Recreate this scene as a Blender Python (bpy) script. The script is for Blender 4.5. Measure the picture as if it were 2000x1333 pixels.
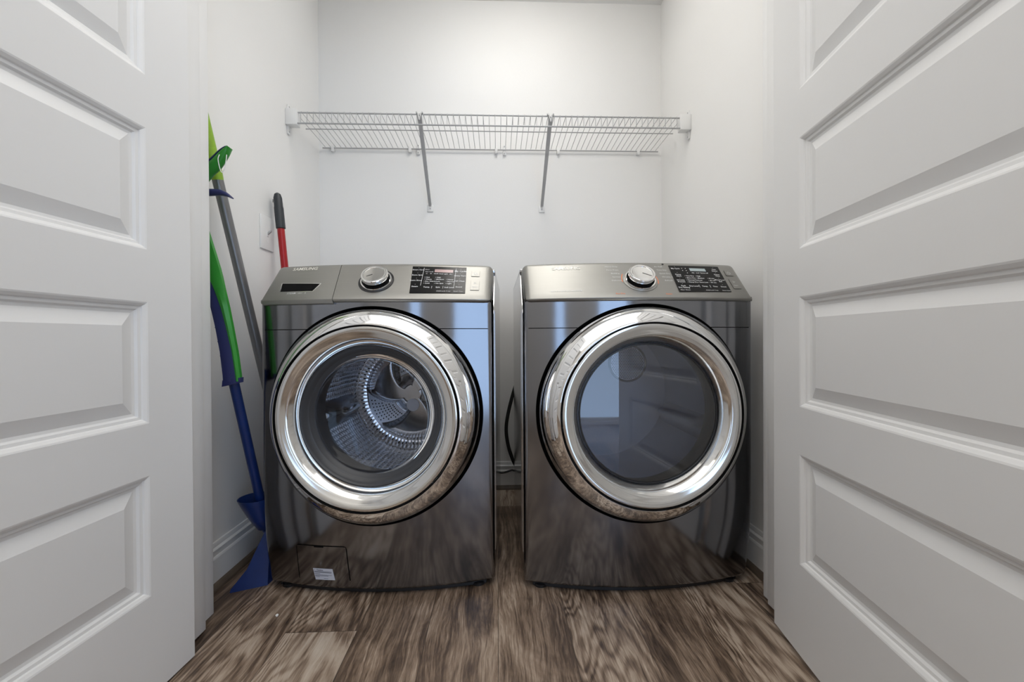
import bpy, bmesh, math, random
from math import sin, cos, pi, sqrt, radians, atan2
from mathutils import Vector, Matrix

for o in list(bpy.data.objects):
    bpy.data.objects.remove(o)
scene = bpy.context.scene
COL = scene.collection

# ------------------------------------------------------------------ camera
cam_d = bpy.data.cameras.new('camera')
cam = bpy.data.objects.new('camera', cam_d)
COL.objects.link(cam)
cam_d.sensor_width = 36.0
cam_d.lens = 784.0 / 2000 * 36.0
cam_d.clip_start = 0.02
YAW, PITCH, ROLL = 0.0366, 0.0069, 0.0058
_f = Vector((sin(YAW), cos(YAW), 0)); _r = Vector((cos(YAW), -sin(YAW), 0)); _u = Vector((0, 0, 1))
_f2 = _f * cos(PITCH) - _u * sin(PITCH); _u2 = _u * cos(PITCH) + _f * sin(PITCH)
_r3 = _r * cos(ROLL) - _u2 * sin(ROLL); _u3 = _u2 * cos(ROLL) + _r * sin(ROLL)
cam.matrix_world = Matrix(((_r3.x, _u3.x, -_f2.x, 0.0), (_r3.y, _u3.y, -_f2.y, 0.0),
                           (_r3.z, _u3.z, -_f2.z, 0.7532), (0, 0, 0, 1)))
scene.camera = cam

# ------------------------------------------------------------------ world, light, exposure
world = bpy.data.worlds.new('daylight')
scene.world = world
world.use_nodes = True
_bg = world.node_tree.nodes['Background']
_bg.inputs[0].default_value = (0.54, 0.73, 1.0, 1)
_bg.inputs[1].default_value = 2.4

def area(name, loc, rot, sx, sy, power, col=(1, 1, 1), portal=False):
    d = bpy.data.lights.new(name, 'AREA')
    d.shape = 'RECTANGLE'; d.size = sx; d.size_y = sy; d.energy = power; d.color = col
    o = bpy.data.objects.new(name, d); COL.objects.link(o)
    o.location = loc; o.rotation_euler = rot
    if portal: d.cycles.is_portal = True
    return o

HALL_SOFT_LIGHT = area('hall_soft_light', (0.05, -0.12, 2.425), (0, 0, 0), 3.4, 1.9, 32, (1.0, 0.97, 0.93))  # added, unseen: spread across the ceiling for soft light on the doors
CLOSET_LAMP_STRENGTH = 9.0
area('patio_daylight', (.82, -1.14, 1.07), (radians(-90), 0, 0), .94, 2.06, 1, portal=True)
area('side_daylight', (-.38, -1.14, 1.12), (radians(-90), 0, 0), .22, 1.72, 1, portal=True)

vs = scene.view_settings
scene.display_settings.display_device = 'sRGB'
vs.view_transform = 'Standard'
vs.look = 'None'
vs.exposure = 0.34
vs.gamma = 1.0
vs.use_curve_mapping = False
scene.cycles.use_denoising = True
scene.cycles.max_bounces = 12
scene.cycles.transparent_max_bounces = 12
scene.cycles.sample_clamp_indirect = 6.0

# ------------------------------------------------------------------ node helpers
class NT:
    def __init__(self, name):
        self.m = bpy.data.materials.new(name); self.m.use_nodes = True
        self.t = self.m.node_tree
        self.b = self.t.nodes['Principled BSDF']; self.out = self.t.nodes['Material Output']
    def n(self, typ, **kw):
        x = self.t.nodes.new(typ)
        for k, v in kw.items(): setattr(x, k, v)
        return x
    def l(self, a, b): self.t.links.new(a, b)
    def put(self, v, sock):
        if isinstance(v, (int, float)): sock.default_value = v
        elif isinstance(v, tuple): sock.default_value = v
        else: self.l(v, sock)
    def math(self, op, a, b=0.0, c=None):
        x = self.n('ShaderNodeMath', operation=op)
        self.put(a, x.inputs[0]); self.put(b, x.inputs[1])
        if c is not None: self.put(c, x.inputs[2])
        return x.outputs[0]
    def pos(self, obj=False):
        if obj: x = self.n('ShaderNodeTexCoord').outputs['Object']
        else: x = self.n('ShaderNodeNewGeometry').outputs['Position']
        s = self.n('ShaderNodeSeparateXYZ'); self.l(x, s.inputs[0])
        return x, s.outputs[0], s.outputs[1], s.outputs[2]
    def vec(self, a, b, c):
        x = self.n('ShaderNodeCombineXYZ'); self.put(a, x.inputs[0]); self.put(b, x.inputs[1]); self.put(c, x.inputs[2])
        return x.outputs[0]
    def noise(self, v, scale, detail=4, rough=0.55, dist=0.0):
        x = self.n('ShaderNodeTexNoise'); self.l(v, x.inputs['Vector'])
        x.inputs['Scale'].default_value = scale; x.inputs['Detail'].default_value = detail
        x.inputs['Roughness'].default_value = rough; x.inputs['Distortion'].default_value = dist
        return x.outputs[0]
    def ramp(self, f, stops):
        x = self.n('ShaderNodeValToRGB'); self.put(f, x.inputs[0])
        e = x.color_ramp.elements
        while len(e) < len(stops): e.new(0.5)
        for i, (p, c) in enumerate(stops):
            e[i].position = p; e[i].color = (*c, 1)
        return x.outputs[0]
    def mix(self, f, a, b, blend='MIX'):
        x = self.n('ShaderNodeMix', data_type='RGBA', blend_type=blend)
        self.put(f, x.inputs[0])
        for v, i in ((a, 6), (b, 7)):
            if isinstance(v, tuple): x.inputs[i].default_value = (*v, 1)
            else: self.l(v, x.inputs[i])
        return x.outputs[2]
    def bump(self, h, strength, dist=0.01):
        x = self.n('ShaderNodeBump'); x.inputs['Strength'].default_value = strength
        x.inputs['Distance'].default_value = dist; self.l(h, x.inputs['Height'])
        self.l(x.outputs[0], self.b.inputs['Normal'])
    def set(self, **kw):
        nm = dict(base='Base Color', rough='Roughness', metal='Metallic', aniso='Anisotropic', coat='Coat Weight',
                  crough='Coat Roughness', spec='Specular IOR Level', emis='Emission Strength', ecol='Emission Color')
        for k, v in kw.items():
            s = self.b.inputs[nm[k]]
            if isinstance(v, tuple) and len(v) == 3: v = (*v, 1)
            self.put(v, s)
        return self

def plain(name, base, rough=0.5, metal=0.0, coat=0.0, var=0.03, scale=9.0, bump=0.0, bscale=60.0, spec=0.5):
    """procedural paint / plastic / metal with slight tone variation"""
    m = NT(name)
    p = m.pos(True)[0]
    nz = m.noise(p, scale, 3)
    lo = tuple(max(0, c * (1 - var)) for c in base); hi = tuple(min(1, c * (1 + var)) for c in base)
    m.set(base=m.mix(nz, lo, hi), rough=rough, metal=metal, coat=coat, spec=spec)
    if bump: m.bump(m.noise(p, bscale, 3), bump, 0.002)
    return m.m

M = {}
M['wall'] = plain('wall_paint', (0.83, 0.825, 0.81), 0.75, var=0.012, scale=3, bump=0.12, bscale=220)
M['ceiling'] = plain('ceiling_paint', (0.82, 0.82, 0.81), 0.9, var=0.01, scale=3, bump=0.15, bscale=180)
M['door'] = plain('door_enamel', (0.79, 0.79, 0.785), 0.38, var=0.012, scale=4, bump=0.04, bscale=120)
M['trim'] = plain('trim_enamel', (0.80, 0.80, 0.795), 0.35, var=0.01, scale=5)
M['white_plastic'] = plain('white_plastic', (0.80, 0.80, 0.79), 0.35, var=0.01)
M['wire'] = plain('shaded_wire_coating', (0.42, 0.42, 0.42), 0.4, var=0.03)  # white wire; its shading is put into this grey base
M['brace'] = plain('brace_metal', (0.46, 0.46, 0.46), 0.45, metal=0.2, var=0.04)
M['chrome'] = plain('chrome', (0.86, 0.86, 0.86), 0.035, metal=1.0, var=0.01)
M['satin'] = plain('satin_silver', (0.74, 0.735, 0.72), 0.10, metal=1.0, var=0.01)
M['black'] = plain('black_plastic', (0.012, 0.012, 0.013), 0.35, var=0.1)
M['gap'] = plain('shadow_gap_black', (0.004, 0.004, 0.004), 0.8, var=0.1, spec=0.1)
M['glossblack'] = plain('black_glass', (0.004, 0.004, 0.0045), 0.25, var=0.1, spec=0.2)
M['rubber'] = plain('grey_rubber', (0.035, 0.036, 0.04), 0.35, var=0.1)
M['print'] = plain('pale_print', (0.72, 0.72, 0.72), 0.5, var=0.01)
M['goldprint'] = plain('logo_print', (0.80, 0.78, 0.70), 0.3, var=0.02)
M['orangeprint'] = plain('orange_print', (0.85, 0.25, 0.10), 0.5, var=0.02)
M['redscreen'] = plain('washer_screen', (0.44, 0.29, 0.28), 0.25, var=0.12, scale=40)
M['greyscreen'] = plain('dryer_screen', (0.38, 0.45, 0.46), 0.25, var=0.08, scale=40)
M['sticker'] = plain('sticker_paper', (0.62, 0.64, 0.72), 0.55, var=0.02)
M['ink'] = plain('sticker_ink', (0.06, 0.07, 0.11), 0.6, var=0.1)
M['blue'] = plain('blue_plastic', (0.006, 0.024, 0.125), 0.32, var=0.25, scale=30)
M['navy'] = plain('navy_plastic', (0.016, 0.022, 0.105), 0.40, var=0.15, scale=30)
M['green'] = plain('green_plastic', (0.022, 0.24, 0.022), 0.32, var=0.15, scale=25)
M['lime'] = plain('lime_plastic', (0.27, 0.47, 0.03), 0.4, var=0.25, scale=60)
M['polegrey'] = plain('grey_pole_metal', (0.21, 0.21, 0.215), 0.33, metal=0.6, var=0.08)
M['red'] = plain('red_enamel', (0.36, 0.004, 0.008), 0.28, var=0.08)
M['grip'] = plain('dark_grip', (0.022, 0.028, 0.034), 0.45, var=0.15, scale=60)
M['cord'] = plain('black_cord', (0.008, 0.008, 0.008), 0.45, var=0.1)
M['cab'] = plain('cabinet_side_steel', (0.50, 0.50, 0.51), 0.13, metal=1.0, var=0.03)
M['drumgrey'] = plain('dryer_drum_enamel', (0.58, 0.60, 0.66), 0.38, var=0.04)
M['speck'] = plain('crumb', (0.85, 0.85, 0.83), 0.6)
M['cap'] = plain('pale_disc_plastic', (0.80, 0.80, 0.84), 0.4, var=0.01)  # for the pale disc inside the washer drum
M['shoe'] = None

def platinum(name, base, rough, aniso):
    m = NT(name)
    p, x, y, z = m.pos(True)
    g = m.noise(m.vec(m.math('MULTIPLY', x, 4.0), m.math('MULTIPLY', y, 4.0), m.math('MULTIPLY', z, 900.0)), 1.0, 2)
    lo = tuple(c * 0.95 for c in base); hi = tuple(c * 1.05 for c in base)
    m.set(base=m.mix(g, lo, hi), rough=rough, metal=1.0, aniso=aniso)
    t = m.n('ShaderNodeTangent', direction_type='RADIAL', axis='Z')
    m.l(t.outputs[0], m.b.inputs['Tangent']); m.b.inputs['Anisotropic Rotation'].default_value = 0.25
    return m.m
M['plat'] = platinum('platinum_steel', (0.245, 0.25, 0.268), 0.13, 0.6)
M['fascia'] = platinum('fascia_silver', (0.35, 0.345, 0.325), 0.46, 0.2)

def drum_steel():
    m = NT('drum_steel')
    p, x, y, z = m.pos(True)
    a = m.math('ARCTAN2', x, m.math('SUBTRACT', z, 0.535))
    v = m.vec(m.math('MULTIPLY', a, 14.0), m.math('MULTIPLY', y, 62.0), 0.0)
    vo = m.n('ShaderNodeTexVoronoi'); m.l(v, vo.inputs['Vector']); vo.inputs['Scale'].default_value = 1.0
    vo.inputs['Randomness'].default_value = 0.15
    hole = m.math('LESS_THAN', vo.outputs['Distance'], 0.16)
    m.set(base=m.mix(hole, (0.80, 0.81, 0.84), (0.01, 0.01, 0.012)), rough=0.24, metal=1.0)
    m.bump(vo.outputs['Distance'], 1.0, 0.0035)
    return m.m
M['drum'] = drum_steel()
M['spoke'] = plain('spoke_steel', (0.42, 0.43, 0.45), 0.13, metal=1.0)
M['plate'] = plain('drum_plate_steel', (0.68, 0.70, 0.76), 0.38, metal=0.55)

def glass(name, tint, gloss=1.0, ior=1.5, rough=0.0):
    m = NT(name)
    t = m.t; t.nodes.remove(m.b)
    tr = m.n('ShaderNodeBsdfTransparent'); tr.inputs[0].default_value = (*tint, 1)
    gl = m.n('ShaderNodeBsdfGlossy'); gl.inputs['Roughness'].default_value = rough
    gl.inputs['Color'].default_value = (gloss, gloss, gloss, 1)
    fr = m.n('ShaderNodeFresnel'); fr.inputs['IOR'].default_value = ior
    mx = m.n('ShaderNodeMixShader')
    m.l(fr.outputs[0], mx.inputs[0]); m.l(tr.outputs[0], mx.inputs[1]); m.l(gl.outputs[0], mx.inputs[2])
    m.l(mx.outputs[0], m.out.inputs[0])
    return m.m
M['glass_bowl'] = glass('washer_door_glass', (0.90, 0.91, 0.94), ior=1.30)
M['glass_dryer'] = glass('dryer_door_glass', (0.90, 0.92, 0.98), ior=1.9)
M['pane'] = glass('window_glass', (0.97, 0.98, 1.0))

def emit(name, col, strength):
    m = NT(name)
    m.set(base=(0.8, 0.8, 0.8), ecol=col, emis=strength)
    return m.m
M['lamp'] = emit('lamp_glass', (1.0, 0.97, 0.92), CLOSET_LAMP_STRENGTH)

def floor_mat(name, seams=True):
    m = NT(name)
    p, x, y, z = m.pos()
    W, L = 0.182, 1.22
    xs = m.math('DIVIDE', m.math('ADD', x, 0.002), W)
    row = m.math('FLOOR', xs)
    w1 = m.n('ShaderNodeTexWhiteNoise', noise_dimensions='1D'); m.l(row, w1.inputs['W'])
    ys = m.math('DIVIDE', m.math('ADD', y, m.math('MULTIPLY', w1.outputs[0], 5.3)), L)
    colm = m.math('FLOOR', ys)
    w2 = m.n('ShaderNodeTexWhiteNoise', noise_dimensions='2D'); m.l(m.vec(row, colm, 0.0), w2.inputs['Vector'])
    rid = w2.outputs[0]
    fx = m.math('SUBTRACT', xs, row); fy = m.math('SUBTRACT', ys, colm)
    idz = m.math('MULTIPLY', rid, 37.0)
    # warped coordinates, stretched along the plank
    wv = m.vec(m.math('MULTIPLY', x, 9.0), m.math('MULTIPLY', y, 2.2), idz)
    warp = m.math('SUBTRACT', m.noise(wv, 1.0, 3, 0.5), 0.5)
    # cathedral arches: parabolas around a wandering centre line
    cx = m.math('SUBTRACT', m.math('SUBTRACT', fx, m.math('MULTIPLY_ADD', rid, 0.5, 0.25)), m.math('MULTIPLY', warp, 0.9))
    arch = m.math('ADD', m.math('MULTIPLY', m.math('MULTIPLY', cx, cx), 5.5), m.math('MULTIPLY', y, 3.4))
    arch = m.math('ADD', arch, m.math('MULTIPLY', warp, 2.6))
    ring = m.math('MULTIPLY_ADD', m.math('SINE', m.math('MULTIPLY', arch, 12.0)), 0.5, 0.5)
    ring = m.math('POWER', ring, 1.6)
    # fine fibres
    fib = m.noise(m.vec(m.math('MULTIPLY_ADD', x, 230.0, m.math('MULTIPLY', warp, 14.0)), m.math('MULTIPLY', y, 16.0), idz), 1.0, 4, 0.65)
    streak = m.noise(m.vec(m.math('MULTIPLY_ADD', x, 50.0, m.math('MULTIPLY', warp, 5.0)), m.math('MULTIPLY', y, 2.6), idz), 1.0, 6, 0.68, 0.5)
    blot = m.noise(m.vec(m.math('MULTIPLY', x, 8.0), m.math('MULTIPLY', y, 4.0), idz), 1.0, 4, 0.6, 0.8)
    v = m.math('MULTIPLY', streak, 0.62)
    v = m.math('ADD', v, m.math('MULTIPLY', blot, 0.40))
    v = m.math('ADD', v, m.math('MULTIPLY', m.math('SUBTRACT', fib, 0.5), 0.34))
    v = m.math('SUBTRACT', v, m.math('MULTIPLY', m.math('MULTIPLY', ring, m.math('GREATER_THAN', rid, 0.45)), 0.12))
    v = m.math('ADD', v, m.math('MULTIPLY', m.math('SUBTRACT', rid, 0.5), 0.30))
    c = m.ramp(v, [(0.31, (0.036, 0.023, 0.016)), (0.42, (0.120, 0.080, 0.054)), (0.52, (0.265, 0.190, 0.134)),
                   (0.62, (0.46, 0.362, 0.275)), (0.78, (0.62, 0.53, 0.43))])
    tint = m.mix(m.math('MULTIPLY', rid, 0.5), c, m.mix(1.0, c, (0.80, 0.82, 0.86), 'MULTIPLY'))
    ex = m.math('MULTIPLY', m.math('MINIMUM', fx, m.math('SUBTRACT', 1.0, fx)), W)
    ey = m.math('MULTIPLY', m.math('MINIMUM', fy, m.math('SUBTRACT', 1.0, fy)), L)
    seam = m.math('LESS_THAN', m.math('MINIMUM', ex, ey), 0.0009)
    m.set(base=m.mix(m.math('MULTIPLY', seam, 0.65), tint, (0.02, 0.014, 0.01)), rough=m.math('MULTIPLY_ADD', fib, 0.2, 0.33))
    h = m.math('SUBTRACT', m.math('ADD', m.math('MULTIPLY', fib, 0.5), m.math('MULTIPLY', ring, -0.25)), seam)
    m.bump(h, 0.22, 0.0012)
    return m.m
M['floor'] = floor_mat('walnut_vinyl_plank')
M['shoe'] = plain('wood_shoe_moulding', (0.13, 0.10, 0.075), 0.5, var=0.3, scale=20)

# ------------------------------------------------------------------ mesh helpers
def mesh(name, verts, faces, mat, parent=None, smooth=30, recalc=True):
    me = bpy.data.meshes.new(name)
    me.from_pydata([tuple(v) for v in verts], [], faces)
    if recalc:
        bm = bmesh.new(); bm.from_mesh(me)
        bmesh.ops.recalc_face_normals(bm, faces=bm.faces)
        bm.to_mesh(me); bm.free()
    if smooth:
        me.shade_smooth(); me.set_sharp_from_angle(angle=radians(smooth))
    me.materials.append(mat)
    o = bpy.data.objects.new(name, me); COL.objects.link(o)
    if parent is not None: o.parent = parent
    return o

def tag(o, label, cat=None, group=None, kind=None):
    o['label'] = label
    if cat: o['category'] = cat
    if group: o['group'] = group
    if kind: o['kind'] = kind
    return o

def thing(name, label, cat, loc=(0, 0, 0), rz=0, group=None):
    o = bpy.data.objects.new(name, None); COL.objects.link(o)
    o.empty_display_size = 0.05
    o.location = loc; o.rotation_euler = (0, 0, rz)
    return tag(o, label, cat, group)

class G:
    """geometry collector"""
    def __init__(s): s.v = []; s.f = []
    def add(s, v, f):
        k = len(s.v); s.v += [tuple(a) for a in v]; s.f += [tuple(i + k for i in q) for q in f]
        return s
    def box(s, x0, x1, y0, y1, z0, z1, bev=0.0):
        bm = bmesh.new(); bmesh.ops.create_cube(bm, size=1)
        for v in bm.verts:
            v.co = ((x0 + x1) / 2 + v.co.x * (x1 - x0), (y0 + y1) / 2 + v.co.y * (y1 - y0), (z0 + z1) / 2 + v.co.z * (z1 - z0))
        if bev: bmesh.ops.bevel(bm, geom=list(bm.edges), offset=bev, segments=2, affect='EDGES', profile=0.5)
        bm.verts.index_update()
        s.add([v.co.copy() for v in bm.verts], [[v.index for v in f.verts] for f in bm.faces]); bm.free()
        return s
    def tube(s, pts, r, n=12, caps=True):
        pts = [Vector(p) for p in pts]; rs = r if isinstance(r, (list, tuple)) else [r] * len(pts)
        up = None; rings = []
        for i, p in enumerate(pts):
            t = (pts[min(i + 1, len(pts) - 1)] - pts[max(i - 1, 0)]).normalized()
            if up is None:
                up = Vector((0, 0, 1)) if abs(t.z) < 0.9 else Vector((0, 1, 0))
            a = t.cross(up).normalized(); b = a.cross(t).normalized(); up = b
            rings.append([p + (a * cos(2 * pi * k / n) + b * sin(2 * pi * k / n)) * rs[i] for k in range(n)])
        v = [q for R in rings for q in R]
        f = [(i * n + k, i * n + (k + 1) % n, (i + 1) * n + (k + 1) % n, (i + 1) * n + k) for i in range(len(pts) - 1) for k in range(n)]
        if caps: f += [tuple(range(n))[::-1], tuple((len(pts) - 1) * n + k for k in range(n))]
        return s.add(v, f)
    def sheet(s, rows, close=False):
        n = len(rows[0]); v = [q for R in rows for q in R]; f = []
        for i in range(len(rows) - 1):
            for k in range(n if close else n - 1):
                f.append((i * n + k, i * n + (k + 1) % n, (i + 1) * n + (k + 1) % n, (i + 1) * n + k))
        return s.add(v, f)
    def obj(s, name, mat, parent=None, smooth=30): return mesh(name, s.v, s.f, mat, parent, smooth)

def smoothpath(pts, n=8):
    """Catmull-Rom through the points"""
    P = [Vector(p) for p in pts]; P = [P[0] * 2 - P[1]] + P + [P[-1] * 2 - P[-2]]; out = []
    for i in range(1, len(P) - 2):
        for k in range(n):
            t = k / n
            out.append(0.5 * ((2 * P[i]) + (P[i + 1] - P[i - 1]) * t + (2 * P[i - 1] - 5 * P[i] + 4 * P[i + 1] - P[i + 2]) * t * t
                              + (3 * P[i] - P[i - 1] - 3 * P[i + 1] + P[i + 2]) * t ** 3))
    return out + [P[-2]]

_tc = {}
def text_geo(body, size, align='LEFT', bold=0.0):
    """flat lettering: (verts2d, faces)"""
    k = (body, size, align, bold)
    if k not in _tc:
        cu = bpy.data.curves.new('lettering', 'FONT'); cu.body = body; cu.size = size; cu.align_x = align
        cu.align_y = 'CENTER'; cu.resolution_u = 2; cu.offset = bold * size
        ob = bpy.data.objects.new('lettering', cu); COL.objects.link(ob)
        dg = bpy.context.evaluated_depsgraph_get()
        me = bpy.data.meshes.new_from_object(ob.evaluated_get(dg))
        _tc[k] = ([(v.co.x, v.co.y) for v in me.vertices], [tuple(p.vertices) for p in me.polygons])
        bpy.data.objects.remove(ob); bpy.data.curves.remove(cu); bpy.data.meshes.remove(me)
    return _tc[k]

# ------------------------------------------------------------------ room dimensions
XL, XR, YB, ZC = -0.871, 0.838, 2.016, 2.438
YF0, YF1 = 1.000, 1.115            # front wall of the closet
HX0, HX1, HY0 = -2.3, 2.5, -1.15    # hall in front of the doors
ST = 'structure'
def sbox(name, label, cat, mat, *b, bev=0.0):
    return tag(G().box(*b, bev=bev).obj(name, mat), label, cat, kind=ST)

sbox('floor', 'brown walnut-look plank floor running from the hall under both machines', 'floor', M['floor'], HX0 - .1, HX1 + .1, HY0 - .1, YB + .1, -.08, 0)
sbox('ceiling', 'white painted ceiling above the shelf and the hall', 'ceiling', M['ceiling'], HX0 - .1, HX1 + .1, HY0 - .1, YB + .1, ZC, ZC + .08)
sbox('wall_back', 'white wall behind the washer and dryer carrying the wire shelf', 'wall', M['wall'], XL - .1, XR + .1, YB, YB + .1, 0, ZC)
sbox('wall_left', 'white side wall with the light switch and leaning cleaning tools', 'wall', M['wall'], XL - .1, XL, YF1, YB, 0, ZC)
sbox('wall_right', 'white side wall beside the dryer', 'wall', M['wall'], XR, XR + .1, YF1, YB, 0, ZC)
OPW = 0.79
sbox('wall_front_left', 'white wall piece beside the left door jamb', 'wall', M['wall'], HX0, -OPW, YF0, YF1, 0, ZC)
sbox('wall_front_right', 'white wall piece beside the right door jamb', 'wall', M['wall'], OPW, HX1, YF0, YF1, 0, ZC)
sbox('wall_front_header', 'white wall piece above the double doors', 'wall', M['wall'], -OPW, OPW, YF0, YF1, 2.07, ZC)
sbox('wall_hall_left', 'white left wall of the hall behind the camera', 'wall', M['wall'], HX0 - .1, HX0, HY0, YF1, 0, ZC)
sbox('wall_hall_right', 'white right wall of the hall behind the camera', 'wall', M['wall'], HX1, HX1 + .1, HY0, YF1, 0, ZC)
# far hall wall with two window openings
W1 = (.34, 1.30, .03, 2.12); W2 = (-.50, -.26, .25, 2.0)
g = G()
for b in ((HX0, W2[0], 0, ZC), (W2[0], W2[1], 0, W2[2]), (W2[0], W2[1], W2[3], ZC), (W2[1], W1[0], 0, ZC), (W1[0], W1[1], W1[3], ZC), (W1[0], W1[1], 0, W1[2]), (W1[1], HX1, 0, ZC)):
    g.box(b[0], b[1], HY0 - .1, HY0, b[2], b[3])
tag(g.obj('wall_hall_far', M['wall']), 'white far wall of the hall with window openings behind the camera', 'wall', kind=ST)
def window(n, x0, x1, z0, z1):
    fr = G(); t = .03
    fr.box(x0, x0 + t, HY0 - .07, HY0 - .02, z0, z1).box(x1 - t, x1, HY0 - .07, HY0 - .02, z0, z1)
    fr.box(x0, x1, HY0 - .07, HY0 - .02, z0, z0 + t).box(x0, x1, HY0 - .07, HY0 - .02, z1 - t, z1)
    w = tag(fr.obj('window_%d' % n, M['trim']), ('tall glazed patio window' if n == 1 else 'narrow sidelight window') + ' in the far hall wall giving daylight', 'window', kind=ST)
    G().box(x0 + .01, x1 - .01, HY0 - .048, HY0 - .044, z0 + .01, z1 - .01).obj('window_pane', M['pane'], w)
window(1, *W1)
window(2, *W2)

# ------------------------------------------------------------------ baseboards and shoe moulding
BB = [(0, 0), (.014, 0), (.014, .088), (.012, .093), (.0095, .095), (.0095, .108), (.0125, .110), (.0125, .114), (.006, .119), (.006, .127), (.004, .133), (0, .134)]
SH = [(.0, 0), (.028, 0), (.0272, .006), (.0245, .011), (.0205, .0155), (.0145, .0185), (.0, .0185)]
def run(name, prof, p0, p1, nrm, mat, label, cat):
    """extrude a (thickness, height) profile from p0 to p1; nrm points into the room"""
    p0, p1, nrm = Vector(p0), Vector(p1), Vector(nrm)
    rows = [[p + nrm * t + Vector((0, 0, z)) for t, z in prof] for p in (p0, p1)]
    g = G().sheet(rows, close=True)
    k = len(prof); g.f += [tuple(range(k)), tuple(range(k, 2 * k))]
    return tag(g.obj(name, mat, smooth=20), label, cat, kind=ST)
run('baseboard_left', BB, (XL, YF1, 0), (XL, YB, 0), (1, 0, 0), M['trim'], 'white moulded baseboard below the leaning cleaning tools', 'baseboard')
run('baseboard_right', BB, (XR, YF1, 0), (XR, YB, 0), (-1, 0, 0), M['trim'], 'white moulded baseboard to the right of the dryer', 'baseboard')
run('baseboard_back', BB, (XL, YB, 0), (XR, YB, 0), (0, -1, 0), M['trim'], 'white moulded baseboard seen between the two machines', 'baseboard')
run('trim_1', SH, (XL, YF1, 0), (XL, YB, 0), (1, 0, 0), M['shoe'], 'brown shoe moulding at the foot of the left baseboard', 'trim')
run('trim_2', SH, (XR, YF1, 0), (XR, YB, 0), (-1, 0, 0), M['shoe'], 'brown shoe moulding at the foot of the right baseboard', 'trim')
run('trim_3', SH, (XL, YB, 0), (XR, YB, 0), (0, -1, 0), M['shoe'], 'brown shoe moulding at the foot of the back baseboard', 'trim')

# ------------------------------------------------------------------ jambs
g = G().box(-OPW, -.754, YF0 - .002, 1.057, .008, 2.07, bev=.0015).box(-OPW, -.772, 1.057, YF1 - .003, .012, 2.07, bev=.0015)
tag(g.obj('trim_4', M['trim']), 'white left door jamb with a stepped stop beside the tools', 'door jamb', kind=ST)
g = G().box(.749, OPW, YF0 + .02, 1.088, .008, 2.07, bev=.0015).box(.757, OPW, 1.088, YF1 + .003, .012, 2.07, bev=.0015)
tag(g.obj('trim_5', M['trim']), 'white right door jamb with a stepped stop beside the dryer', 'door jamb', kind=ST)
g = G().box(-.754, .754, YF0 - .002, YF1, 2.05, 2.07)
tag(g.obj('trim_6', M['trim']), 'white head jamb above the double doors', 'door jamb', kind=ST)

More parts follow.
